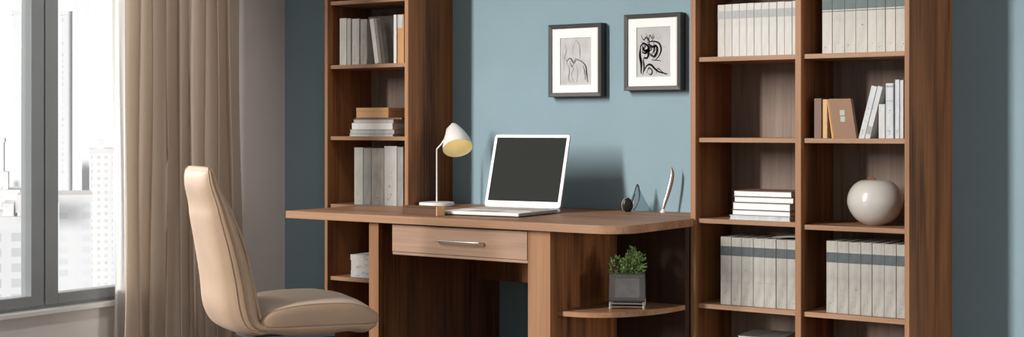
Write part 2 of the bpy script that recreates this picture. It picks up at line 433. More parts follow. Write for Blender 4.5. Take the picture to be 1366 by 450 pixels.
# ------------------------------------------------------------------ pictures
def picture(name, label, x0, x1, z0, z1, mx0, mx1, mz0, mz1, paper, strokes):
    cx, cz = (x0+x1)/2, (z0+z1)/2; w, h = (x1-x0), (z1-z0); dp = .045; fw = .019
    t = thing(name, label, 'picture', (cx, W, cz))
    b = nb()
    y0 = -dp
    out = [(-w/2, -h/2), (w/2, -h/2), (w/2, h/2), (-w/2, h/2)]
    secs = []
    for sx, sz in ((-1, -1), (1, -1), (1, 1), (-1, 1)):
        secs.append([(sx*w/2, -.001, sz*h/2), (sx*w/2, y0+.002, sz*h/2), (sx*(w/2-.002), y0, sz*(h/2-.002)),
                     (sx*(w/2-fw), y0+.003, sz*(h/2-fw)), (sx*(w/2-fw), -.001, sz*(h/2-fw))])
    loft(b, secs, closed=True)
    obj('picture_frame', b, M['frame'], t)
    a_ = w/2-fw; li = nb(); bx(li, a_-.007, a_, -.0415, -.0385, -h/2+fw, h/2-fw, .001); obj('liner', li, M['liner'], t)
    # mat board with a cut window
    iw, ih = w/2-fw, h/2-fw
    a0, a1 = -w/2+mx0*w, -w/2+mx1*w; c0, c1 = -h/2+mz0*h, -h/2+mz1*h
    bm_ = nb()
    q = [((-iw, -ih), (a0, c0)), ((iw, -ih), (a1, c0)), ((iw, ih), (a1, c1)), ((-iw, ih), (a0, c1))]
    loft(bm_, [[(o[0], -.0356, o[1]), (o[0], -.0385, o[1]), (i[0], -.0385, i[1]), (i[0], -.0356, i[1])] for o, i in q], closed=True)
    obj('mat_board', bm_, M['mat_board'], t)
    d = nb(); bx(d, -iw, iw, -.0350, -.012, -ih, ih); dd = obj('drawing', d, M[paper], t)
    sm = {}
    for st in strokes:
        mk, wd, pts = st
        bm2 = sm.setdefault(mk, nb())
        P = catmull([(a0+(a1-a0)*u, 0, c0+(c1-c0)*v) for u, v in pts], 6)
        L_, R_ = [], []
        for i, p in enumerate(P):
            tg = (P[min(i+1, len(P)-1)]-P[max(i-1, 0)]).normalized(); n = Vector((-tg.z, 0, tg.x))
            ww = wd*.5*(.45+.75*math.sin(PI*min(1, max(.0, i/(len(P)-1))))) 
            L_.append(bm2.verts.new((p.x+n.x*ww, -.0354, p.z+n.z*ww))); R_.append(bm2.verts.new((p.x-n.x*ww, -.0354, p.z-n.z*ww)))
        for i in range(len(P)-1): bm2.faces.new((L_[i], L_[i+1], R_[i+1], R_[i]))
    for mk, bm2 in sm.items(): obj('sketch_lines', bm2, M[mk], dd)
rs = random.Random(3)
S1 = []
def wob(pts, k, a, wd, mk, S):
    for _ in range(k): S.append((mk, wd*rs.uniform(.6, 1.4), [(u+rs.uniform(-a, a), v+rs.uniform(-a, a)) for u, v in pts]))
wob([(.50, .95), (.60, .85), (.64, .65), (.62, .55)], 2, .015, .0022, 'pencil', S1)
wob([(.50, .95), (.42, .80), (.40, .65)], 1, .01, .0015, 'pencil', S1)
wob([(.15, .88), (.20, .72), (.14, .58), (.22, .50), (.2, .42)], 2, .02, .0016, 'pencil', S1)
wob([(.20, .50), (.32, .56), (.42, .48), (.52, .55), (.66, .50)], 3, .02, .0026, 'pencil', S1)
wob([(.66, .52), (.80, .40), (.86, .20), (.88, .06)], 4, .022, .0026, 'pencil', S1)
wob([(.74, .40), (.80, .28), (.80, .10)], 4, .03, .0024, 'pencil', S1)
wob([(.32, .46), (.42, .36), (.36, .22), (.44, .06)], 2, .02, .0018, 'pencil', S1)
wob([(.50, .45), (.56, .25), (.52, .04)], 2, .02, .0015, 'pencil', S1)
wob([(.24, .44), (.30, .30), (.26, .14), (.34, .06)], 2, .02, .0018, 'pencil', S1)
wob([(.30, .52), (.36, .40), (.44, .44)], 2, .02, .0026, 'pencil', S1)
wob([(.10, .30), (.12, .5), (.08, .7)], 1, .01, .0012, 'pencil', S1)
S2 = []
wob([(.12, .60), (.10, .45), (.14, .25), (.12, .08)], 4, .02, .006, 'ink', S2)
wob([(.10, .62), (.22, .68), (.34, .60), (.28, .48), (.16, .50)], 3, .02, .005, 'ink', S2)
wob([(.12, .84), (.20, .74), (.30, .80), (.42, .72), (.52, .82)], 2, .02, .003, 'ink', S2)
wob([(.30, .86), (.34, .74), (.38, .86), (.44, .76), (.5, .86)], 2, .02, .003, 'ink', S2)
wob([(.30, .70), (.50, .72), (.66, .66), (.72, .54), (.66, .42), (.56, .36)], 2, .012, .006, 'ink', S2)
wob([(.34, .66), (.46, .60), (.58, .62), (.60, .52), (.50, .42), (.40, .46)], 4, .03, .005, 'ink', S2)
wob([(.56, .64), (.62, .54), (.56, .42), (.48, .36)], 2, .02, .0035, 'ink', S2)
wob([(.44, .34), (.56, .33), (.72, .32)], 2, .006, .0035, 'ink', S2)
wob([(.16, .62), (.26, .52), (.36, .56), (.30, .40), (.2, .38)], 4, .03, .005, 'ink', S2)
wob([(.20, .10), (.30, .22), (.42, .25), (.54, .16), (.66, .10), (.9, .06)], 2, .01, .006, 'ink', S2)
wob([(.30, .08), (.36, .18), (.46, .12), (.42, .04), (.34, .06)], 2, .012, .004, 'ink', S2)
wob([(.58, .06), (.62, .16), (.72, .12), (.86, .04)], 2, .012, .003, 'ink', S2)
wob([(.60, .86), (.62, .76), (.70, .80), (.66, .86), (.60, .85)], 1, .005, .0022, 'pencil', S2)
wob([(.72, .60), (.88, .59)], 1, .005, .0015, 'pencil', S2)
wob([(.18, .36), (.22, .2), (.18, .06)], 3, .02, .004, 'ink', S2)
wob([(.36, .70), (.40, .58), (.34, .50), (.42, .44)], 5, .05, .0032, 'ink', S2)
wob([(.50, .68), (.54, .56), (.48, .48)], 4, .04, .0028, 'ink', S2)
wob([(.14, .70), (.24, .64), (.18, .54), (.26, .46)], 4, .04, .0028, 'ink', S2)
picture('framed_picture', 'black framed faint pencil sketch in white mat, hung nearer the laptop', -3.5242, -3.2427, 1.2500, 1.5760, .216, .80, .16, .81, 'sketch_pale', S1)
picture('framed_picture', 'black framed bold ink sketch in white mat, hung beside the wide bookcase', -3.128, -2.848, 1.2730, 1.6045, .215, .81, .175, .825, 'sketch_grey', S2)

# ------------------------------------------------------------------ laptop
LW, LD = .372, .36
ang = math.radians(5)
lap = thing('laptop', 'open white laptop with a dark blank screen on the desk', 'laptop', (-3.226, 4.652, DT), (0, 0, ang))
b = nb(); bx(b, -LW, 0, 0, LD, .004, .018, .004); obj('base', b, M['alu'], lap, True)
b = nb(); bx(b, -.0012, .0008, .006, LD-.03, .005, .0168, .0006); obj('port_strip', b, M['alu_edge'], lap)
for x in (-LW+.02, -.02):
    for y in (.02, LD-.02):
        b = nb(); lathe(b, [(.007, 0), (.007, .0045)], 16, x, y); obj('rubber_foot', b, M['dark_metal'], lap)
kb = nb(); bx(kb, -LW+.012, -.012, .13, LD-.045, .018, .0186); k0 = obj('keyboard', kb, M['keys'], lap)
b = nb()
for r_ in range(6):
    for c_ in range(14):
        x = -LW+.018+c_*(LW-.036)/14; y = .135+r_*.034
        bx(b, x+.001, x+(LW-.036)/14-.001, y+.001, y+.031, .0186, .0202)
obj('keys', b, M['keys'], k0)
b = nb(); bx(b, -LW*.68, -LW*.32, .015, .115, .018, .0184); obj('trackpad', b, M['keys'], lap)
b = nb(); tube(b, [(-LW+.03, LD-.006, .019), (-.03, LD-.006, .019)], .006, 12); obj('hinge', b, M['alu'], lap, True)
LH = .325; lean = math.radians(17)
lid = nb(); 
def rrect(w, h, r, n=6):
    P = []
    for cx, cz, a in ((w/2-r, h-r, 0), (-w/2+r, h-r, 90), (-w/2+r, r, 180), (w/2-r, r, 270)):
        for i in range(n+1):
            t = math.radians(a+90*i/n); P.append((cx+r*math.cos(t), cz+r*math.sin(t)))
    return P
prism(lid, rrect(LW, LH, .012), 0, .006, 'y')
lidt = Matrix.Translation((-LW/2, LD-.008, .020)) @ Matrix.Rotation(-lean, 4, 'X')
lo = obj('screen_lid', lid, M['alu'], lap); lo.matrix_local = lidt
b = nb(); bx(b, -LW/2+.013, LW/2-.013, -.0006, .0004, .026, LH-.013); obj('display', b, M['screen'], lo)
b = nb(); prism(b, rrect(LW+.001, LH+.0005, .012), .006, .0085, 'y'); obj('lid_back', b, M['alu_edge'], lo)

# ------------------------------------------------------------------ lamp
lx, ly = -4.012, 5.125
lamp = thing('desk_lamp', 'small white desk lamp with cone shade beside the laptop', 'lamp', (lx, ly, DT))
b = nb(); lathe(b, [(.076, 0), (.081, .003), (.082, .012), (.079, .018), (.02, .021), (.006, .022)], 56); obj('base', b, M['white_enamel'], lamp, True)
# camera-right direction in the room for the arm
ar = Vector((math.cos(math.radians(28)), math.sin(math.radians(28)), 0))
P = [Vector((0, 0, .02)), Vector((0, 0, .15)), Vector((0, 0, .262))]
b = nb(); tube(b, P, .0035, 10); obj('pole', b, M['white_enamel'], lamp, True)
top = Vector((0, 0, .262))
j1 = top + ar*.048 + Vector((0, 0, .062)); j2 = top + ar*.072 + Vector((0, 0, .106))
b = nb(); tube(b, [top, top+ar*.022+Vector((0, 0, .024)), j1, j1+ar*.012+Vector((0, 0, .018)), j2+ar*.002], [.0035, .0036, .0045, .0045, .005], 10)
tube(b, [j1-ar*.006+Vector((0, 0, .0)), j1+Vector((0, 0, .03)), j2+Vector((0, 0, .012)), j2+ar*.014+Vector((0, 0, .0))], .003, 8)
obj('arm', b, M['white_enamel'], lamp, True)
# shade: cone along axis pointing down and to the side, opening towards the room
apex = j2 + ar*.006 + Vector((0, 0, .008))
ax = (Vector((.819, .574, 0))*.17 + Vector((.574, -.819, 0))*.60 + Vector((0, 0, -.80))).normalized()
q = Vector((0, 0, -1)).rotation_difference(ax)
def shade_pts(prof, n=48):
    return [[apex + q @ Vector((r*math.cos(2*PI*k/n), r*math.sin(2*PI*k/n), -z)) for k in range(n)] for r, z in prof]
op = [(.010, 0), (.016, .005), (.030, .026), (.046, .056), (.059, .088), (.0665, .116), (.0685, .136), (.0675, .1365)]
ip = [(.0675, .1365), (.065, .116), (.057, .088), (.044, .056), (.027, .027), (.012, .010)]
b = nb(); loft(b, shade_pts(op), cap=False); sh = obj('lamp_shade', b, M['white_enamel'], lamp, True, 60)
b = nb(); loft(b, shade_pts(ip), cap=False); obj('shade_lining', b, M['glow_inner'], sh, True, 60)
b = nb(); lathe(b, [(.003, -.012), (.007, -.009), (.010, 0), (.010, .004), (.004, .007)], 20)
cap_ = obj('shade_cap', b, M['white_enamel'], sh, True); cap_.location = apex
bc = apex + ax*.062
b = nb(); bmesh.ops.create_uvsphere(b, u_segments=20, v_segments=12, radius=.016); bl = obj('bulb', b, M['bulb'], lamp, True, 180); bl.location = bc

# ------------------------------------------------------------------ things on the desk
pbx = thing('pencil_box', 'low brown wooden box with a pale end at the laptop corner', 'box', (-3.562, 4.550, DT), (0, 0, math.radians(174)))
b = nb(); bx(b, .006, .20, -.046, 0, 0, .0305, .0015); obj('body', b, M['desk_brown'], pbx)
b = nb(); bx(b, .006, .20, -.0465, .0005, .031, .0375, .0015); obj('lid', b, M['desk_brown'], pbx)
b = nb(); bx(b, -.001, .0055, -.046, 0, 0, .0375, .002); obj('end_cap', b, M['tan_box'], pbx)

def rotz(a): return Matrix.Rotation(a, 4, 'Z')
# dark round clip ornament with looped ribbon and thin folded glass sheet
orn = thing('desk_ornament', 'dark round desk ornament with a pointed loop and clear fin', 'ornament', (-3.062, 5.24, DT), (0, 0, math.radians(35)))
# local x = to the right as seen in the photo
b = nb(); bmesh.ops.create_uvsphere(b, u_segments=32, v_segments=20, radius=1)
for v in b.verts: v.co = Vector((v.co.x*.0225-.0, v.co.y*.008, v.co.z*.031+.028+.0))
obj('disc', b, mat('dark_bronze', (.012, .007, .006), .3, vary=.1), orn, True, 180)
b = nb()
P = [(math.cos(t)*.0245-.001, 0, math.sin(t)*.033+.0285) for t in [math.radians(70+i*10) for i in range(17)]]
tube(b, P, .0022, 8); obj('rim', b, M['steel'], orn, True)
b = nb(); tube(b, catmull([(.014, 0, .045), (.026, .002, .075), (.041, .004, .118), (.050, .004, .085), (.046, .004, .05), (.032, .002, .018), (.022, 0, .008)], 6), .0028, 8)
tube(b, catmull([(.012, 0, .03), (.022, .0, .058), (.028, .002, .078)], 6), [.004]*13, 8)
obj('loop', b, M['dark_metal'], orn, True)
b = nb(); prism(b, [(.020, .006), (.102, .004), (.078, .045), (.042, .115), (.030, .07)], .004, .006, 'y'); obj('fin', b, M['thin_glass'], orn)
# standing curved letter opener
pen = thing('letter_opener', 'slender curved metal letter opener standing upright by the bookcase', 'letter opener', (-2.915, 5.285, DT), (0, 0, math.radians(35)))
b = nb()
cl = catmull([(0, 0, .012), (.010, 0, .045), (.026, 0, .095), (.038, 0, .145), (.040, 0, .172), (.036, 0, .192)], 6)
secs = []
for i, p in enumerate(cl):
    t = i/(len(cl)-1); wd = .004+.0055*math.sin(PI*min(1, t*1.05))**.8; wd = max(wd, .0012)
    secs.append([p+Vector((wd*math.cos(a), .35*wd*math.sin(a), 0)) for a in [2*PI*k/12 for k in range(12)]])
loft(b, secs); obj('blade', b, M['steel'], pen, True)
b = nb(); tube(b, [(.034, 0, .188), (.0365, 0, .196)], [.0022, .0016], 8); obj('tip', b, mat('copper', (.55, .25, .12), .35, metal=1), pen, True)
b = nb(); lathe(b, [(.013, 0), (.014, .004), (.008, .010), (.005, .016)], 24); obj('foot', b, M['white_enamel'], pen, True)

# ------------------------------------------------------------------ plant on the curved shelf
pl = thing('potted_plant', 'small leafy green plant in a smoky glass cube on the curved shelf', 'plant', (-2.800, 4.79, .407), (0, 0, math.radians(28)))
def frus(bm, w0, w1, z0, z1):
    loft(bm, [[(sx*w/2, sy*w/2, z) for sx, sy in ((-1, -1), (1, -1), (1, 1), (-1, 1))] for w, z in ((w0, z0), (w1, z1))])
b = nb(); frus(b, .140, .136, .036, .136); gp = obj('glass_pot', b, M['smoke_glass'], pl)
b = nb(); frus(b, .094, .090, .044, .124); obj('inner_pot', b, mat('grey_zinc', (.42, .43, .45), .35, vary=.2, vscale=(25, 25, 25)), gp)
b = nb(); bx(b, -.048, .048, -.048, .048, .120, .123); obj('soil', b, M['soil'], pl)
b = nb(); bx(b, -.069, .069, -.069, .069, .030, .036, .001); obj('pot_plate', b, M['dark_metal'], pl)
b = nb()
for sx in (-1, 1):
    for sy in (-1, 1): bx(b, sx*.065-.004, sx*.065+.004, sy*.065-.004, sy*.065+.004, 0, .030, .001)
for z in (.010, .022):
    for s in (-1, 1):
        bx(b, -.062, .062, s*.064-.002, s*.064+.002, z-.002, z+.002, .0005); bx(b, s*.064-.002, s*.064+.002, -.062, .062, z-.002, z+.002, .0005)
obj('pot_stand', b, M['steel'], pl)
fol = nb(); stm = nb(); rr = random.Random(11)
def leaf(bm, p, d, s):
    d = d.normalized(); a = d.cross(Vector((rr.uniform(-1, 1), rr.uniform(-1, 1), rr.uniform(-1, 1)))).normalized(); n = d.cross(a)
    q = [p, p+d*s*.45+a*s*.3+n*s*.06, p+d*s, p+d*s*.45-a*s*.3+n*s*.06]
    v = [bm.verts.new(x) for x in q]; bm.faces.new(v)
for cx, cy, cz, rx, rz, k in ((-.040, .0, .158, .034, .044, 210), (.026, -.004, .170, .046, .054, 330), (.016, 0, .208, .018, .030, 50), (0, .02, .15, .05, .03, 160)):
    for _ in range(k):
        u = Vector((rr.gauss(0, 1), rr.gauss(0, 1), rr.gauss(0, 1))).normalized()*rr.uniform(.35, 1)**.5
        p = Vector((cx+u.x*rx, cy+u.y*rx, max(.125, cz+u.z*rz)))
        leaf(fol, p, u+Vector((rr.uniform(-.6, .6), rr.uniform(-.6, .6), .5)), rr.uniform(.008, .0155))
    for _ in range(9):
        u = Vector((rr.gauss(0, 1), rr.gauss(0, 1), abs(rr.gauss(0, 1)))).normalized()
        tube(stm, [(cx*.5, cy*.5, .12), (cx*.8+u.x*rx*.4, cy+u.y*rx*.4, cz*.6+.12*.4), (cx+u.x*rx*.8, cy+u.y*rx*.8, cz+u.z*rz*.8)], .0009, 5)
fo = obj('foliage', fol, M['leaf'], pl); obj('stems', stm, M['twig'], pl)

# ------------------------------------------------------------------ vase
vs = thing('vase', 'round cream ceramic vase with a tiny stem on the shelf', 'vase', (-1.938, 5.17, .7425))
b = nb()
prof = []
for i in range(33):
    t = PI*i/32; r = .1045*(abs(math.sin(t))**.72); z = .090-.090*math.cos(t)
    r *= 1 - .13*max(0, math.cos(t))**1.3 if z < .09 else 1
    prof.append((max(r, .003), z*.985))
prof = [(.036, 0)] + [p for p in prof if p[1] > .004 and p[1] < .172] + [(.035, .1735), (.014, .172), (.005, .169)]
lathe(b, prof, 64); obj('body', b, M['ceramic'], vs, True, 60)
b = nb(); tube(b, catmull([(0, 0, .168), (-.003, -.003, .176), (-.014, -.010, .179), (-.024, -.014, .180)], 4), [.006, .006, .0055, .005, .005, .0048, .0045, .004, .004, .0038, .0035, .003, .002], 8)
obj('stem', b, M['brown_cover'], vs, True)

# ------------------------------------------------------------------ books
def book_parts(t, th, h, d, cover, band=None, pages='paper', marks=0, seed=0, lines=(), proud=.0006):
    """standing, spine to the front: x 0..th, y 0..d, z 0..h"""
    e = min(.003, th*.15)
    b = nb(); bx(b, 0, th, 0, .003, 0, h, .0014, 2); bx(b, 0, e, .003, d, 0, h); bx(b, th-e, th, .003, d, 0, h)
    obj('cover', b, M[cover], t)
    b = nb(); bx(b, e, th-e, .003, d-.004, .003, h-.003); obj('pages', b, M[pages], t)
    if band:
        for z0, z1, m in band:
            b = nb(); bx(b, .0003, th-.0003, -proud, .0, z0, z1); obj('spine_band', b, M[m], t)
    if marks:
        rg = random.Random(seed); b = nb()
        for _ in range(marks):
            x = th*rg.uniform(.25, .6); z = h*rg.uniform(.06, .2) if rg.random() < .6 else h*rg.uniform(.3, .6)
            w_ = th*rg.uniform(.04, .12); hh = rg.uniform(.001, .005)
            bx(b, x, x+w_, -.0005, .0, z, z+hh)
        obj('spine_print', b, M['ink_grey'], t)
ORD = ['first', 'second', 'third', 'fourth', 'fifth', 'sixth', 'seventh', 'eighth', 'ninth', 'tenth', 'eleventh']
def setrow(xs, y, z, h, d, cover, band, where, group, marks=0, seed=1, hvar=0):
    rg = random.Random(seed)
    for i, (a, c) in enumerate(zip(xs, xs[1:])):
        t = thing('book', '%s %s' % (ORD[i], where), 'book', (a+.0004, y+rg.uniform(0, .003), z), (0, 0, 0), group)
        cv = cover if isinstance(cover, str) else rg.choice(cover)
        book_parts(t, c-a-.0012, h+rg.uniform(-hvar, hvar), d, cv, band, marks=(rg.randint(2, marks) if marks else 0), seed=seed*31+i)
def xat(px, Y):
    a = (px-683.)/1880.; c_, s_ = math.cos(math.radians(35)), math.sin(math.radians(35))
    Z = Y/(c_+a*s_); return Z*(a*c_-s_)
Y1 = F+.045
n = 11; xa, xb = xat(957, Y1), -2.2005
setrow([xa+(xb-xa)*i/n for i in range(n+1)], Y1, 1.394, .208, .2, ('ivory', 'ivory', 'ivory_warm'), [(.150, .182, 'silver_band')],
       'white volume from the left on the top shelf beside the pictures', 'white volumes on the top shelf beside the pictures', 0, 5, .0012)
setrow([xat(p, Y1) for p in (1096.5, 1110, 1126.5, 1141.5, 1157, 1169, 1181, 1194.3)]+[-1.7745], Y1, 1.394, .235, .2, ('bone', 'ivory_warm', 'stone'), [(.166, .205, 'teal_band'), (.158, .161, 'teal_band')],
       'tall cream volume from the left, dark-topped row high in the right bay', 'dark-topped volumes high in the right bay', 3, 9, .001)
setrow([xat(p, Y1) for p in (961, 975.4, 988.8, 1004.7, 1019.6, 1035, 1049.5)]+[-2.2005], Y1, .41, .268, .2, ('dulled', 'dulled_dark', 'stone'), [(.195, .232, 'slate_band'), (.093, .0945, 'mid_grey')],
       'banded volume from the left below the stack of white books', 'banded volumes below the white stack', 7, 13, .001)
setrow([xat(p, Y1) for p in (1102, 1117, 1132, 1148, 1163, 1179.5, 1195.6)]+[-1.7745], Y1, .41, .272, .2, ('dulled', 'stone', 'dulled'), [(.192, .230, 'slate_band'), (.1, .1015, 'mid_grey')],
       'banded volume from the left on the shelf below the vase', 'banded volumes below the vase', 7, 17, .001)

def sbook(px0, px1, z, h, d, cover, label, Y=Y1, tilt=0, pages='paper', marks=0, band=None, yaw=0, group=None, name='book'):
    a, c = xat(px0, Y), xat(px1, Y)
    t = thing(name, label, 'book', (a, Y, z), (0, tilt, yaw), group)
    book_parts(t, c-a-.001, h, d, cover, band, pages, marks, seed=int(px0))
    return t
# right bay, second shelf: brown group and grey group
sbook(1086, 1096, 1.0725, .152, .16, 'dark_brown', 'dull brown upright book at the end of the brown trio')
t = sbook(1097.5, 1103.8, 1.0725, .148, .15, 'yellow_page', 'slim yellow upright book between two brown books', pages='yellow_page')
t = thing('book', 'brown book leaning left with two pale squares on its cover', 'book', (xat(1112, Y1)+.004, Y1, 1.0725), (0, 0, math.radians(-2)))
K = .024     # the whole book has sagged sideways
b = nb()
for y0, y1 in ((0, .0025), (.018, .0205)): prism(b, [(0, 0), (.088, 0), (.088-K, .150), (-K, .150)], y0, y1, 'y')
prism(b, [(.0855, 0), (.088, 0), (.088-K, .150), (.0855-K, .150)], .0025, .018, 'y'); obj('cover', b, M['brown_cover'], t)
b = nb(); prism(b, [(-.003, .002), (.085, .002), (.085-K, .148), (-.003-K, .148)], .0027, .0178, 'y'); obj('pages', b, M['yellow_page'], t)
b = nb(); prism(b, [(-.011, .0), (-.0035, .0), (-.0035-K, .147), (-.017-K*.6, .147)], .0, .015, 'y'); obj('page_fan', b, M['orange_page'], t)
b = nb()
for z0 in (.063, .087):
    bx(b, .030-z0*.1, .049-z0*.1, -.0006, 0, z0, z0+.020)
obj('cover_label', b, M['label_grey'], t)
def slant(px_b, px_t0, w, z, h, d, cover, label, tilt, **k):
    return sbook(px_b, px_b+w, z, h, d, cover, label, tilt=math.radians(tilt), **k)
slant(1145, 0, 8, 1.0725, .205, .19, 'blue_white', 'pale grey book leaning right, its spine printed down the middle', 14.5, marks=12)
slant(1153.5, 0, 7, 1.0725, .203, .19, 'pale_grey', 'grey book leaning right behind the leaning printed one', 14.5, marks=5, band=[(.02, .05, 'mid_grey')])
sbook(1172, 1180.8, 1.0725, .128, .15, 'pale_grey', 'short grey book between the leaning pair and tall upright books')
sbook(1181.5, 1192, 1.0725, .205, .19, 'blue_white', 'tall pale book with boxed lettering next to the short grey book', marks=14, band=[(.139, .141, 'mid_grey'), (.19, .197, 'mid_grey')])
sbook(1194, 1200, 1.0725, .218, .19, 'blue_white', 'tallest pale upright book on the shelf above the vase', marks=8)
t = sbook(1200.5, 1205.5, 1.0725, .216, .19, 'pale_grey', 'slim plain grey book pressed against the outer side panel')
# left bookcase, top row
Yb = F+.05
G = None
sbook(453, 462.3, 1.411, .226, .2, 'bone', 'pale grey book at the end of the upper shelf row', Y=Yb, marks=2)
sbook(462.8, 468, 1.411, .223, .2, 'stone', 'slim beige book second in the upper shelf row', Y=Yb)
sbook(469.5, 479.2, 1.411, .220, .2, 'bone', 'wide worn off-white book third in the upper shelf row', Y=Yb, marks=6)
sbook(480.8, 489.5, 1.411, .215, .2, 'stone', 'cracked cream book next to the dark album', Y=Yb, marks=14)
t = thing('photo_album', 'large dark grey album standing flat behind the leaning white book', 'book', (xat(487, Yb+.05), Yb+.075, 1.411), (0, 0, math.radians(-2)))
b = nb(); bx(b, 0, .21, 0, .003, 0, .232, .001); bx(b, 0, .21, .017, .02, 0, .232, .001); bx(b, 0, .003, 0, .02, 0, .232); obj('cover', b, M['album'], t)
b = nb(); bx(b, .003, .208, .003, .017, .002, .229); obj('pages', b, M['paper'], t)
sbook(500, 505.2, 1.411, .214, .045, 'white', 'slim bright white book leaning against the dark album', Y=Yb-.02, tilt=math.radians(-9))
sbook(505.6, 509.0, 1.411, .210, .028, 'stone', 'slim grey book leaning behind the bright white one', Y=Yb-.01, tilt=math.radians(-9))
sbook(525, 529, 1.411, .228, .19, 'white', 'thin white upright book pressed beside the orange-paged book', Y=Yb)
t = sbook(530.5, 539, 1.411, .228, .19, 'orange_page', 'orange-paged book with a pale label near the lamp side', Y=Yb)
b = nb(); bx(b, 0, .030, -.001, 0, .165, .226); obj('spine_label', b, M['blue_white'], t)
# left bookcase, books standing just behind the desk
sbook(472.5, 484.5, .745, .272, .2, 'bone', 'pale grey tall book standing low in the narrow bookcase', Y=Yb, marks=6)
sbook(485, 495, .745, .270, .2, 'mid_grey', 'dark grey tall book between two pale ones above the desk', Y=Yb)
sbook(495.4, 512, .745, .270, .2, 'stone', 'broad grey book with small print above the desk', Y=Yb, marks=10)
sbook(512.4, 529.5, .745, .280, .2, 'ivory', 'broad white book with cracked spine just above the desk', Y=Yb, marks=12)
sbook(530, 538, .745, .276, .2, 'mid_grey', 'narrow dark grey book beside the bookcase side above the desk', Y=Yb)

def lying(px0, px1, z, th, d, cover, label, Y=Y1, yaw=0, pages='paper', name='book', cat='book', dx=0, fore=True):
    a, c = xat(px0, Y), xat(px1, Y); w = c-a
    t = thing(name, label, cat, (a, Y, z), (0, 0, yaw))
    e = min(.0022, th*.14)
    b = nb(); bx(b, 0, w, 0, d, 0, e); bx(b, 0, w, 0, d, th-e, th)
    if fore: bx(b, 0, w, d-.003, d, e, th-e)
    else: bx(b, 0, w, 0, .003, e, th-e)
    obj('cover', b, M[cover], t)
    b = nb(); bx(b, .003, w-.003, .003 if not fore else .002, d-.003, e, th-e); obj('pages', b, M[pages], t)
    return t
# stack on right bookcase, left bay, shelf .7495
z = .7495
for px0, px1, th, cv, lab, pg, yw in (
    (973, 1054, .018, 'pale_grey', 'thin grey book at the bottom of the white stack', 'blue_white', 0),
    (976.5, 1054, .021, 'album', 'white-paged book second from the bottom of the tall bookcase stack', 'white', .3),
    (977, 1054.5, .029, 'album', 'thickest white-paged book in the middle of the bookcase stack', 'white', -.6),
    (979, 1058, .023, 'album', 'white-paged book sticking out below the topmost in the stack', 'white', 1.),
    (978.5, 1056, .023, 'dark_brown', 'topmost white-paged book with brown cover on the bookcase stack', 'white', 0)):
    lying(px0, px1, z, th, .19, cv, lab, pages=pg, yaw=math.radians(yw), Y=Y1-.005); z += th+.0003
# stack on left bookcase shelf 1.07
z = 1.0702
for px0, px1, th, cv, lab, pg, fore in (
    (466, 524, .012, 'pale_grey', 'thin grey book at the bottom of the pile under the tan box', 'ivory', True),
    (466.5, 526, .020, 'stone', 'worn grey book second from the bottom under the tan box', 'pale_grey', True),
    (469.5, 523.5, .030, 'white', 'thick white book in the middle of the pile under the tan box', 'white', False),
    (471, 525, .017, 'stone', 'speckled grey book near the top of the pile under the tan box', 'ivory', True),
    (474, 536, .008, 'dark_brown', 'thin dark book directly under the tan box', 'dark_brown', False)):
    lying(px0, px1, z, th, .17, cv, lab, pages=pg, Y=Yb, fore=fore); z += th+.0003
t = thing('box', 'tan cardboard box with lid on top of the pile of books', 'box', (xat(475, Yb), Yb, z))
b = nb(); bx(b, .001, .199, .001, .149, 0, .030, .001); obj('body', b, M['tan_box'], t)
b = nb(); bx(b, 0, .200, 0, .150, .030, .047, .0015); obj('lid', b, M['tan_box'], t)
# left bookcase, low shelf .398: white patterned books
z = .3983
for px0, px1, th, cv, lab in ((468, 510, .030, 'blue_white', 'white patterned book at the bottom of the low pile behind the desk'),
                              (468.5, 510, .050, 'ivory', 'thick white patterned book in the low pile behind the desk'),
                              (467.5, 510, .026, 'ivory', 'white book topmost in the low pile behind the desk')):
    t = lying(px0, px1, z, th, .16, cv, lab, Y=Yb, fore=False); z += th+.0003
    b = nb(); rg = random.Random(int(th*1000))
    for _ in range(10):
        x = rg.uniform(.02, .13); zz = th*rg.uniform(.2, .8); bx(b, x, x+rg.uniform(.004, .02), -.0005, 0, zz, zz+.0022)
    obj('spine_print', b, M['ink_grey'], t)
# loose paper on the volumes
t = thing('paper_sheet', 'curled grey sheet lying on top of the banded volumes', 'paper', (-2.33, Y1+.03, .680))
b = nb(); g = []
for i in range(9):
    g.append([b.verts.new((i*.015, j*.03, .0035+.010*math.sin(i/8*1.8)*(.5+.5*j/5))) for j in range(6)])
for i in range(8):
    for j in range(5): b.faces.new((g[i][j], g[i+1][j], g[i+1][j+1], g[i][j+1]))
ps = obj('sheet', b, M['pale_grey'], t, True, 180); md = ps.modifiers.new('thick', 'SOLIDIFY'); md.thickness = .0008
# lowest shelf, left bay: pile of dark books
z = .0803
for k, (px0, px1, th, cv, lab) in enumerate(((985, 1052, .06, 'mid_grey', 'grey book at the bottom of the pile on the lowest shelf'),
                              (986, 1050, .055, 'album', 'dark book in the middle of the pile on the lowest shelf'),
                              (984, 1052, .05, 'album', 'dark book below the topmost on the lowest shelf'),
                              (984, 1040, .046, 'album', 'dark topmost book with grey page edges on the lowest shelf'))):
    lying(px0, px1, z, th, .2, cv, lab, Y=Y1, yaw=math.radians((0, 3, -2, 6)[k])); z += th+.0003

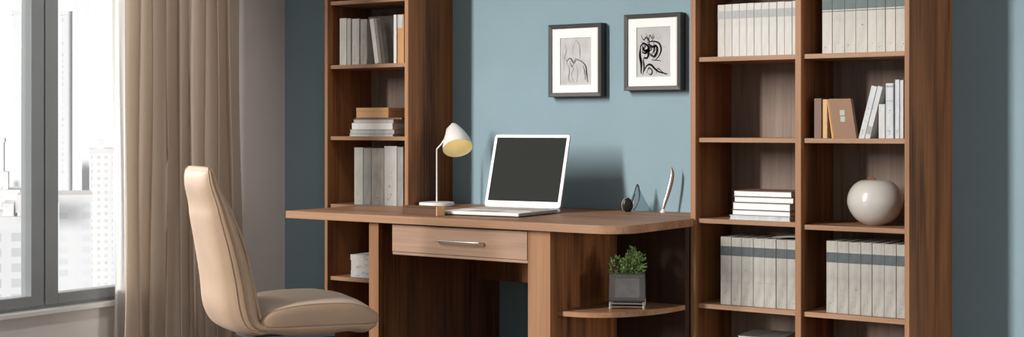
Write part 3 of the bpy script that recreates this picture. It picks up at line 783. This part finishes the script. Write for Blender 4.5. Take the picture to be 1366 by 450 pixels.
# ------------------------------------------------------------------ chair
ch = thing('chair', 'tan leather upholstered chair with a tall curved back, facing the desk', 'chair', (-3.738, 3.61, 0), (0, 0, math.radians(65)))
ch.scale = (.936, .936, .936)
NS = 48
def section(p, nrm, hw, hf, hr, m=2.6, crown=0., n=NS, dish=0.):
    """ring round the point p=(f,z): lateral axis y, thickness axis nrm; hf / hr = thickness in front / behind"""
    out = []
    for k in range(n):
        a = 2*PI*k/n; ca, sa = math.cos(a), math.sin(a)
        u = math.copysign(abs(ca)**(2/m), ca)*hw; v = math.copysign(abs(sa)**(2/m), sa)*(hf if sa > 0 else hr)
        v += (crown*(1-(u/hw)**2) - dish*(1-(u/hw)**2)) if sa > 0 else 0
        out.append(Vector((p[0]+nrm[0]*v, u, p[1]+nrm[1]*v)))
    return out
def spine_loft(pts, m=2.6, n=7, crown=0, dish=0, up=False):
    P = catmull([Vector(q[:3]) for q in pts], n); H = catmull([Vector((q[3], q[4], 0)) for q in pts], n)
    secs = []
    for i, (p, hh) in enumerate(zip(P, H)):
        t = P[min(i+1, len(P)-1)]-P[max(i-1, 0)]; t = Vector((t.x, t.y)).normalized(); nr = (-t.y, t.x)
        if up: nr = (0, 1)
        secs.append(section((p.x, p.y), nr, max(p.z, .002), max(hh.x, .0008), max(hh.y, .0008), m, crown, NS, dish))
    return secs
# one continuous shell: (f, z, half width, thickness in front, thickness behind)
shell = [(-.150, 1.038, .105, .002, .002), (-.151, 1.035, .135, .008, .016), (-.148, 1.022, .150, .014, .030), (-.138, .975, .165, .019, .042), (-.118, .915, .177, .022, .048), (-.098, .858, .185, .025, .062), (-.064, .743, .198, .028, .074),
         (-.034, .620, .204, .032, .084), (-.018, .520, .212, .032, .088), (-.006, .468, .216, .026, .074), (.018, .444, .220, .016, .048), (.070, .437, .224, .008, .036), (.16, .434, .226, .006, .046), (.28, .431, .226, .006, .046), (.39, .427, .224, .006, .038), (.455, .424, .218, .005, .046), (.492, .424, .20, .004, .028), (.512, .428, .16, .003, .014)]
b = nb(); S = spine_loft(shell, 3.2); loft(b, S); shell_o = obj('shell', b, M['leather'], ch, True, 180)
def pipe(secs, idx, i0, i1, off, r, name, m, par):
    for sgn in (1, -1):
        b = nb(); pts = []
        for s in secs[i0:i1]:
            p = Vector((s[idx].x, s[idx].y*sgn, s[idx].z))
            pts.append(p + Vector((0, math.copysign(off, p.y), 0)))
        tube(b, pts, r, 8)
        obj(name, b, m, par, True, 180)
pad = [(-.130, 1.010, .08, .002, .004), (-.124, 1.000, .105, .008, .012), (-.100, .93, .142, .012, .02), (-.074, .858, .158, .018, .02), (-.034, .743, .176, .020, .02), (-.010, .620, .188, .022, .02), (.006, .53, .196, .026, .02), (.020, .47, .200, .022, .02), (.03, .45, .19, .01, .01)]
b = nb(); S2_ = spine_loft(pad, 2.6, dish=.012); loft(b, S2_); obj('backrest_cushion', b, M['leather'], ch, True, 180)
# seat cushion: domed top, rounded nose
seat = [(.012, .440, .20, .012, .004), (.022, .440, .212, .034, .005), (.06, .440, .221, .060, .006), (.124, .440, .225, .076, .006), (.208, .4375, .226, .086, .006), (.316, .435, .226, .0875, .006), (.384, .433, .225, .083, .006), (.44, .431, .220, .068, .006), (.480, .430, .210, .046, .006), (.508, .430, .19, .026, .005), (.524, .430, .15, .008, .004)]
b = nb(); S3 = spine_loft(seat, 7, 6, crown=.020, up=True); loft(b, S3); sc_ = obj('seat_cushion', b, M['leather_lit'], ch, True, 180)
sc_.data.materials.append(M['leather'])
for p in sc_.data.polygons:      # same leather: painted lit top, darker shaded sides, split at the piping
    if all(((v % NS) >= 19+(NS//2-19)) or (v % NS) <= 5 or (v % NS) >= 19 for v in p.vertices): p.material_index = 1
pipe(S3, 19, 7, len(S3)-6, .0004, .0022, 'seat_piping', M['leather'], ch)
pipe(S, NS//2+3, 3, 74, .0008, .0030, 'back_piping', M['leather'], ch)
pipe(S, NS//2+1, 6, 74, .0012, .0017, 'back_seam', M['seam'], ch)
pipe(S, NS//2-1, 72, 106, .0006, .0014, 'seat_seam', M['seam'], ch)
b = nb(); lathe(b, [(.004, 0), (.006, .002), (.003, .004)], 12)
rv = obj('rivet', b, M['seam'], shell_o); rv.location = (.465, -.205, .412); rv.rotation_euler = (math.radians(90), 0, 0)
# base
b = nb(); bx(b, .03, .36, -.12, .12, .365, .398, .008); obj('seat_plate', b, M['dark_metal'], ch)
b = nb(); lathe(b, [(.045, .365), (.045, .350), (.024, .34), (.024, .16), (.030, .15), (.036, .075), (.04, .055)][::-1], 28, .20, 0); obj('column', b, M['brass'], ch, True)
for k in range(4):
    a = math.radians(45+90*k); d = Vector((math.cos(a), math.sin(a), 0)); o0 = Vector((.20, 0, 0))
    b = nb(); tube(b, [o0+Vector((0, 0, .085)), o0+d*.12+Vector((0, 0, .07)), o0+d*.27+Vector((0, 0, .024))], [.020, .016, .010], 10)
    lg = obj('leg', b, M['brass'], ch, True)
    b = nb(); p = o0+d*.268; lathe(b, [(.014, 0), (.016, .004), (.014, .016)], 16, p.x, p.y); obj('foot_glide', b, M['dark_metal'], lg)

# ------------------------------------------------------------------ the city outside (far away, high up)
def polar(px, dist):   # direction through the window from the room, as a bearing
    a = (px-683.)/1880.; c_, s_ = math.cos(math.radians(35)), math.sin(math.radians(35))
    return Vector((dist*(a*c_-s_), dist*(c_+a*s_), 0))
def hz(py, dist): return 1.12-(py-168.)*dist/1880.
def tower(label, px0, px1, py_top, dist, m, depth=12, crown=None, z0=-160, name='building'):
    p0, p1 = polar(px0, dist), polar(px1, dist); mid = (p0+p1)/2; w = (p1-p0).length
    t = thing(name, label, 'building', (mid.x, mid.y, z0), (0, 0, math.radians(53)))
    h = hz(py_top, dist)-z0
    b = nb(); bx(b, -w/2, w/2, 0, depth, 0, h); obj('walls', b, m, t)
    b = nb(); bx(b, -w/2-.6, w/2+.6, -.6, depth+.6, h, h+2.2); obj('parapet', b, M['conc'], t)
    if crown:
        b = nb()
        for (a, c, e, hh) in crown: bx(b, w*a, w*c, 2, depth*.6, h+2.2, h+2.2+hh)
        obj('roof_structure', b, M['conc'], t)
    return t
M['conc'] = mat('pale_concrete', (.88, .88, .88), .9, vary=.03, vscale=(.02, .02, .02))  # distant haze painted in as a pale base colour
fa = facade('white_grid_facade', (.93, .93, .93), (.70, .72, .74), 3.1, 3.1, .30)
fb = facade('pale_banded_facade', (.86, .87, .88), (.74, .76, .78), 9, 3.4, .22)
fc = facade('grey_block_facade', (.84, .85, .86), (.62, .64, .66), 5, 3.6, .22)
fd = facade('blank_pale_facade', (.92, .92, .93), (.86, .87, .88), 6, 6, .3)
tower('white tower with a fine window grid seen next to the curtain', 123, 150, 205, 620, fa, 25, [(-.2, .1, 0, 4)])
tower('broad pale block with a dark ledge seen in the nearer pane', 80, 120, 270, 420, fb, 30)
tower('tall pale tower rising behind the ledged block', 97, 109, -90, 700, fd, 5)
tower('slim pale tower with stepped top behind the white gridded one', 108, 119, -60, 900, fd, 5)
tower('faint tall tower at the mullion side of the view', 82, 98, 20, 820, fb, 5)
tower('grey apartment block low in the far pane', -14, 31, 302, 330, fc, 30, [(-.1, .2, 0, 3), (.3, .42, 0, 5)])
tower('pale office block behind the grey apartment block', 2, 24, 262, 480, fb, 25, [(-.4, -.1, 0, 6)])
tower('tall white tower at the edge of the far pane', 18, 33, 20, 640, fd, 6, [(.0, .4, 0, 40)])
tower('distant slab tower at the outer edge of the view', -20, 4, 190, 760, fd, 22)
tower('pale low building between the towers in the far pane', 24, 42, 285, 520, fa, 22)

# ------------------------------------------------------------------ light
w = bpy.data.worlds.new('daylight'); sc.world = w; w.use_nodes = True
nt = w.node_tree; bg = nt.nodes['Background']
tc = nt.nodes.new('ShaderNodeTexCoord'); sp = nt.nodes.new('ShaderNodeSeparateXYZ'); rp = nt.nodes.new('ShaderNodeValToRGB')
nt.links.new(tc.outputs['Generated'], sp.inputs[0]); 
ad = nt.nodes.new('ShaderNodeMath'); ad.operation = 'MULTIPLY_ADD'; ad.inputs[1].default_value = .5; ad.inputs[2].default_value = .5
nt.links.new(sp.outputs['Z'], ad.inputs[0]); nt.links.new(ad.outputs[0], rp.inputs[0])
rp.color_ramp.elements[0].position = .42; rp.color_ramp.elements[0].color = (.66, .70, .76, 1)
rp.color_ramp.elements[1].position = .54; rp.color_ramp.elements[1].color = (1., .995, .985, 1)
nt.links.new(rp.outputs[0], bg.inputs['Color'])
# the haze is brightest in the direction the window looks, dimmer behind and overhead
vd = nt.nodes.new('ShaderNodeVectorMath'); vd.operation = 'DOT_PRODUCT'; vd.inputs[1].default_value = (-.80, .60, 0)
nt.links.new(tc.outputs['Generated'], vd.inputs[0])
mr = nt.nodes.new('ShaderNodeMapRange'); mr.interpolation_type = 'SMOOTHSTEP'
mr.inputs['From Min'].default_value = .35; mr.inputs['From Max'].default_value = .95
mr.inputs['To Min'].default_value = .30; mr.inputs['To Max'].default_value = 1.3
nt.links.new(vd.outputs['Value'], mr.inputs['Value']); nt.links.new(mr.outputs[0], bg.inputs['Strength'])

# daylight: a tall area lamp standing for bright sky beyond the open side
def area(name, loc, target, sx, sy, power, col):
    l = bpy.data.lights.new(name, 'AREA'); l.shape = 'RECTANGLE'; l.size = sx; l.size_y = sy; l.energy = power; l.color = col
    o = bpy.data.objects.new(name, l); C.objects.link(o); o.location = loc
    o.rotation_euler = (Vector(target)-Vector(loc)).to_track_quat('-Z', 'Y').to_euler(); return o
tgt = Vector((-2.8, 5.3, 1.0)); dd_ = Vector((-.41, -1, 0)).normalized()*22
area('daylight_strip', tgt+dd_+Vector((0, 0, 8.6)), tgt+Vector((0, 0, 3.0)), 1.3, 12.0, 6600, (1, .96, .91))
sn = bpy.data.lights.new('chair_fill', 'SUN'); sn.energy = 3.6; sn.angle = math.radians(12); sn.color = (1, .96, .90)  # added lamp brightening the chair from the window side
sno = bpy.data.objects.new('chair_fill', sn); C.objects.link(sno); sno.location = (-8, 2, 4)
sno.rotation_euler = Vector((1, -.03, -.2)).to_track_quat('-Z', 'Y').to_euler()
area('fill_right', (8.9, 4.3, 1.5), (-5.2, 4.4, 1.1), 1.0, 2.2, 250, (1, .98, .96))  # added fill lamp; the right wall has no window
ww = bpy.data.lights.new('left_wall_fill', 'SPOT'); ww.energy = 75; ww.color = (1, .96, .93); ww.spot_size = math.radians(62); ww.spot_blend = .9; ww.shadow_soft_size = .12  # added spot that brightens the left wall and curtain
wwo = bpy.data.objects.new('left_wall_fill', ww); C.objects.link(wwo); wwo.location = (-3.35, 3.7, CEIL-.12)
wwo.rotation_euler = (Vector((-5.1, 4.15, .75))-wwo.location).to_track_quat('-Z', 'Y').to_euler()
cs = bpy.data.lights.new('city_fill', 'SUN'); cs.energy = 2.6; cs.angle = math.radians(1); cs.color = (1, .98, .96)  # added lamp that whitens the far buildings
cso = bpy.data.objects.new('city_fill', cs); C.objects.link(cso); cso.location = (6, -6, 6)
cso.rotation_euler = Vector((-.80, .60, -.06)).to_track_quat('-Z', 'Y').to_euler()
lp = bpy.data.lights.new('lamp_light', 'POINT'); lp.energy = .035; lp.color = (1, .86, .6); lp.shadow_soft_size = .012
lpo = bpy.data.objects.new('lamp_light', lp); C.objects.link(lpo); lpo.location = Vector((lx, ly, DT)) + bc + ax*.03

# ------------------------------------------------------------------ camera
cd = bpy.data.cameras.new('camera'); co = bpy.data.objects.new('camera', cd); C.objects.link(co)
co.location = (0, 0, 1.12); co.rotation_euler = (math.radians(90), 0, math.radians(35))
cd.sensor_width = 36; cd.lens = 36*1880/1366; cd.sensor_fit = 'HORIZONTAL'
cd.shift_y = (168-225)/1366.; cd.clip_start = .05; cd.clip_end = 3000
sc.camera = co
vs_ = sc.view_settings; vs_.view_transform = 'Standard'; vs_.look = 'None'; vs_.exposure = 0; vs_.gamma = 1; vs_.use_curve_mapping = False
sc.cycles.max_bounces = 8; sc.cycles.diffuse_bounces = 4; sc.cycles.transparent_max_bounces = 12
sc.cycles.use_denoising = True
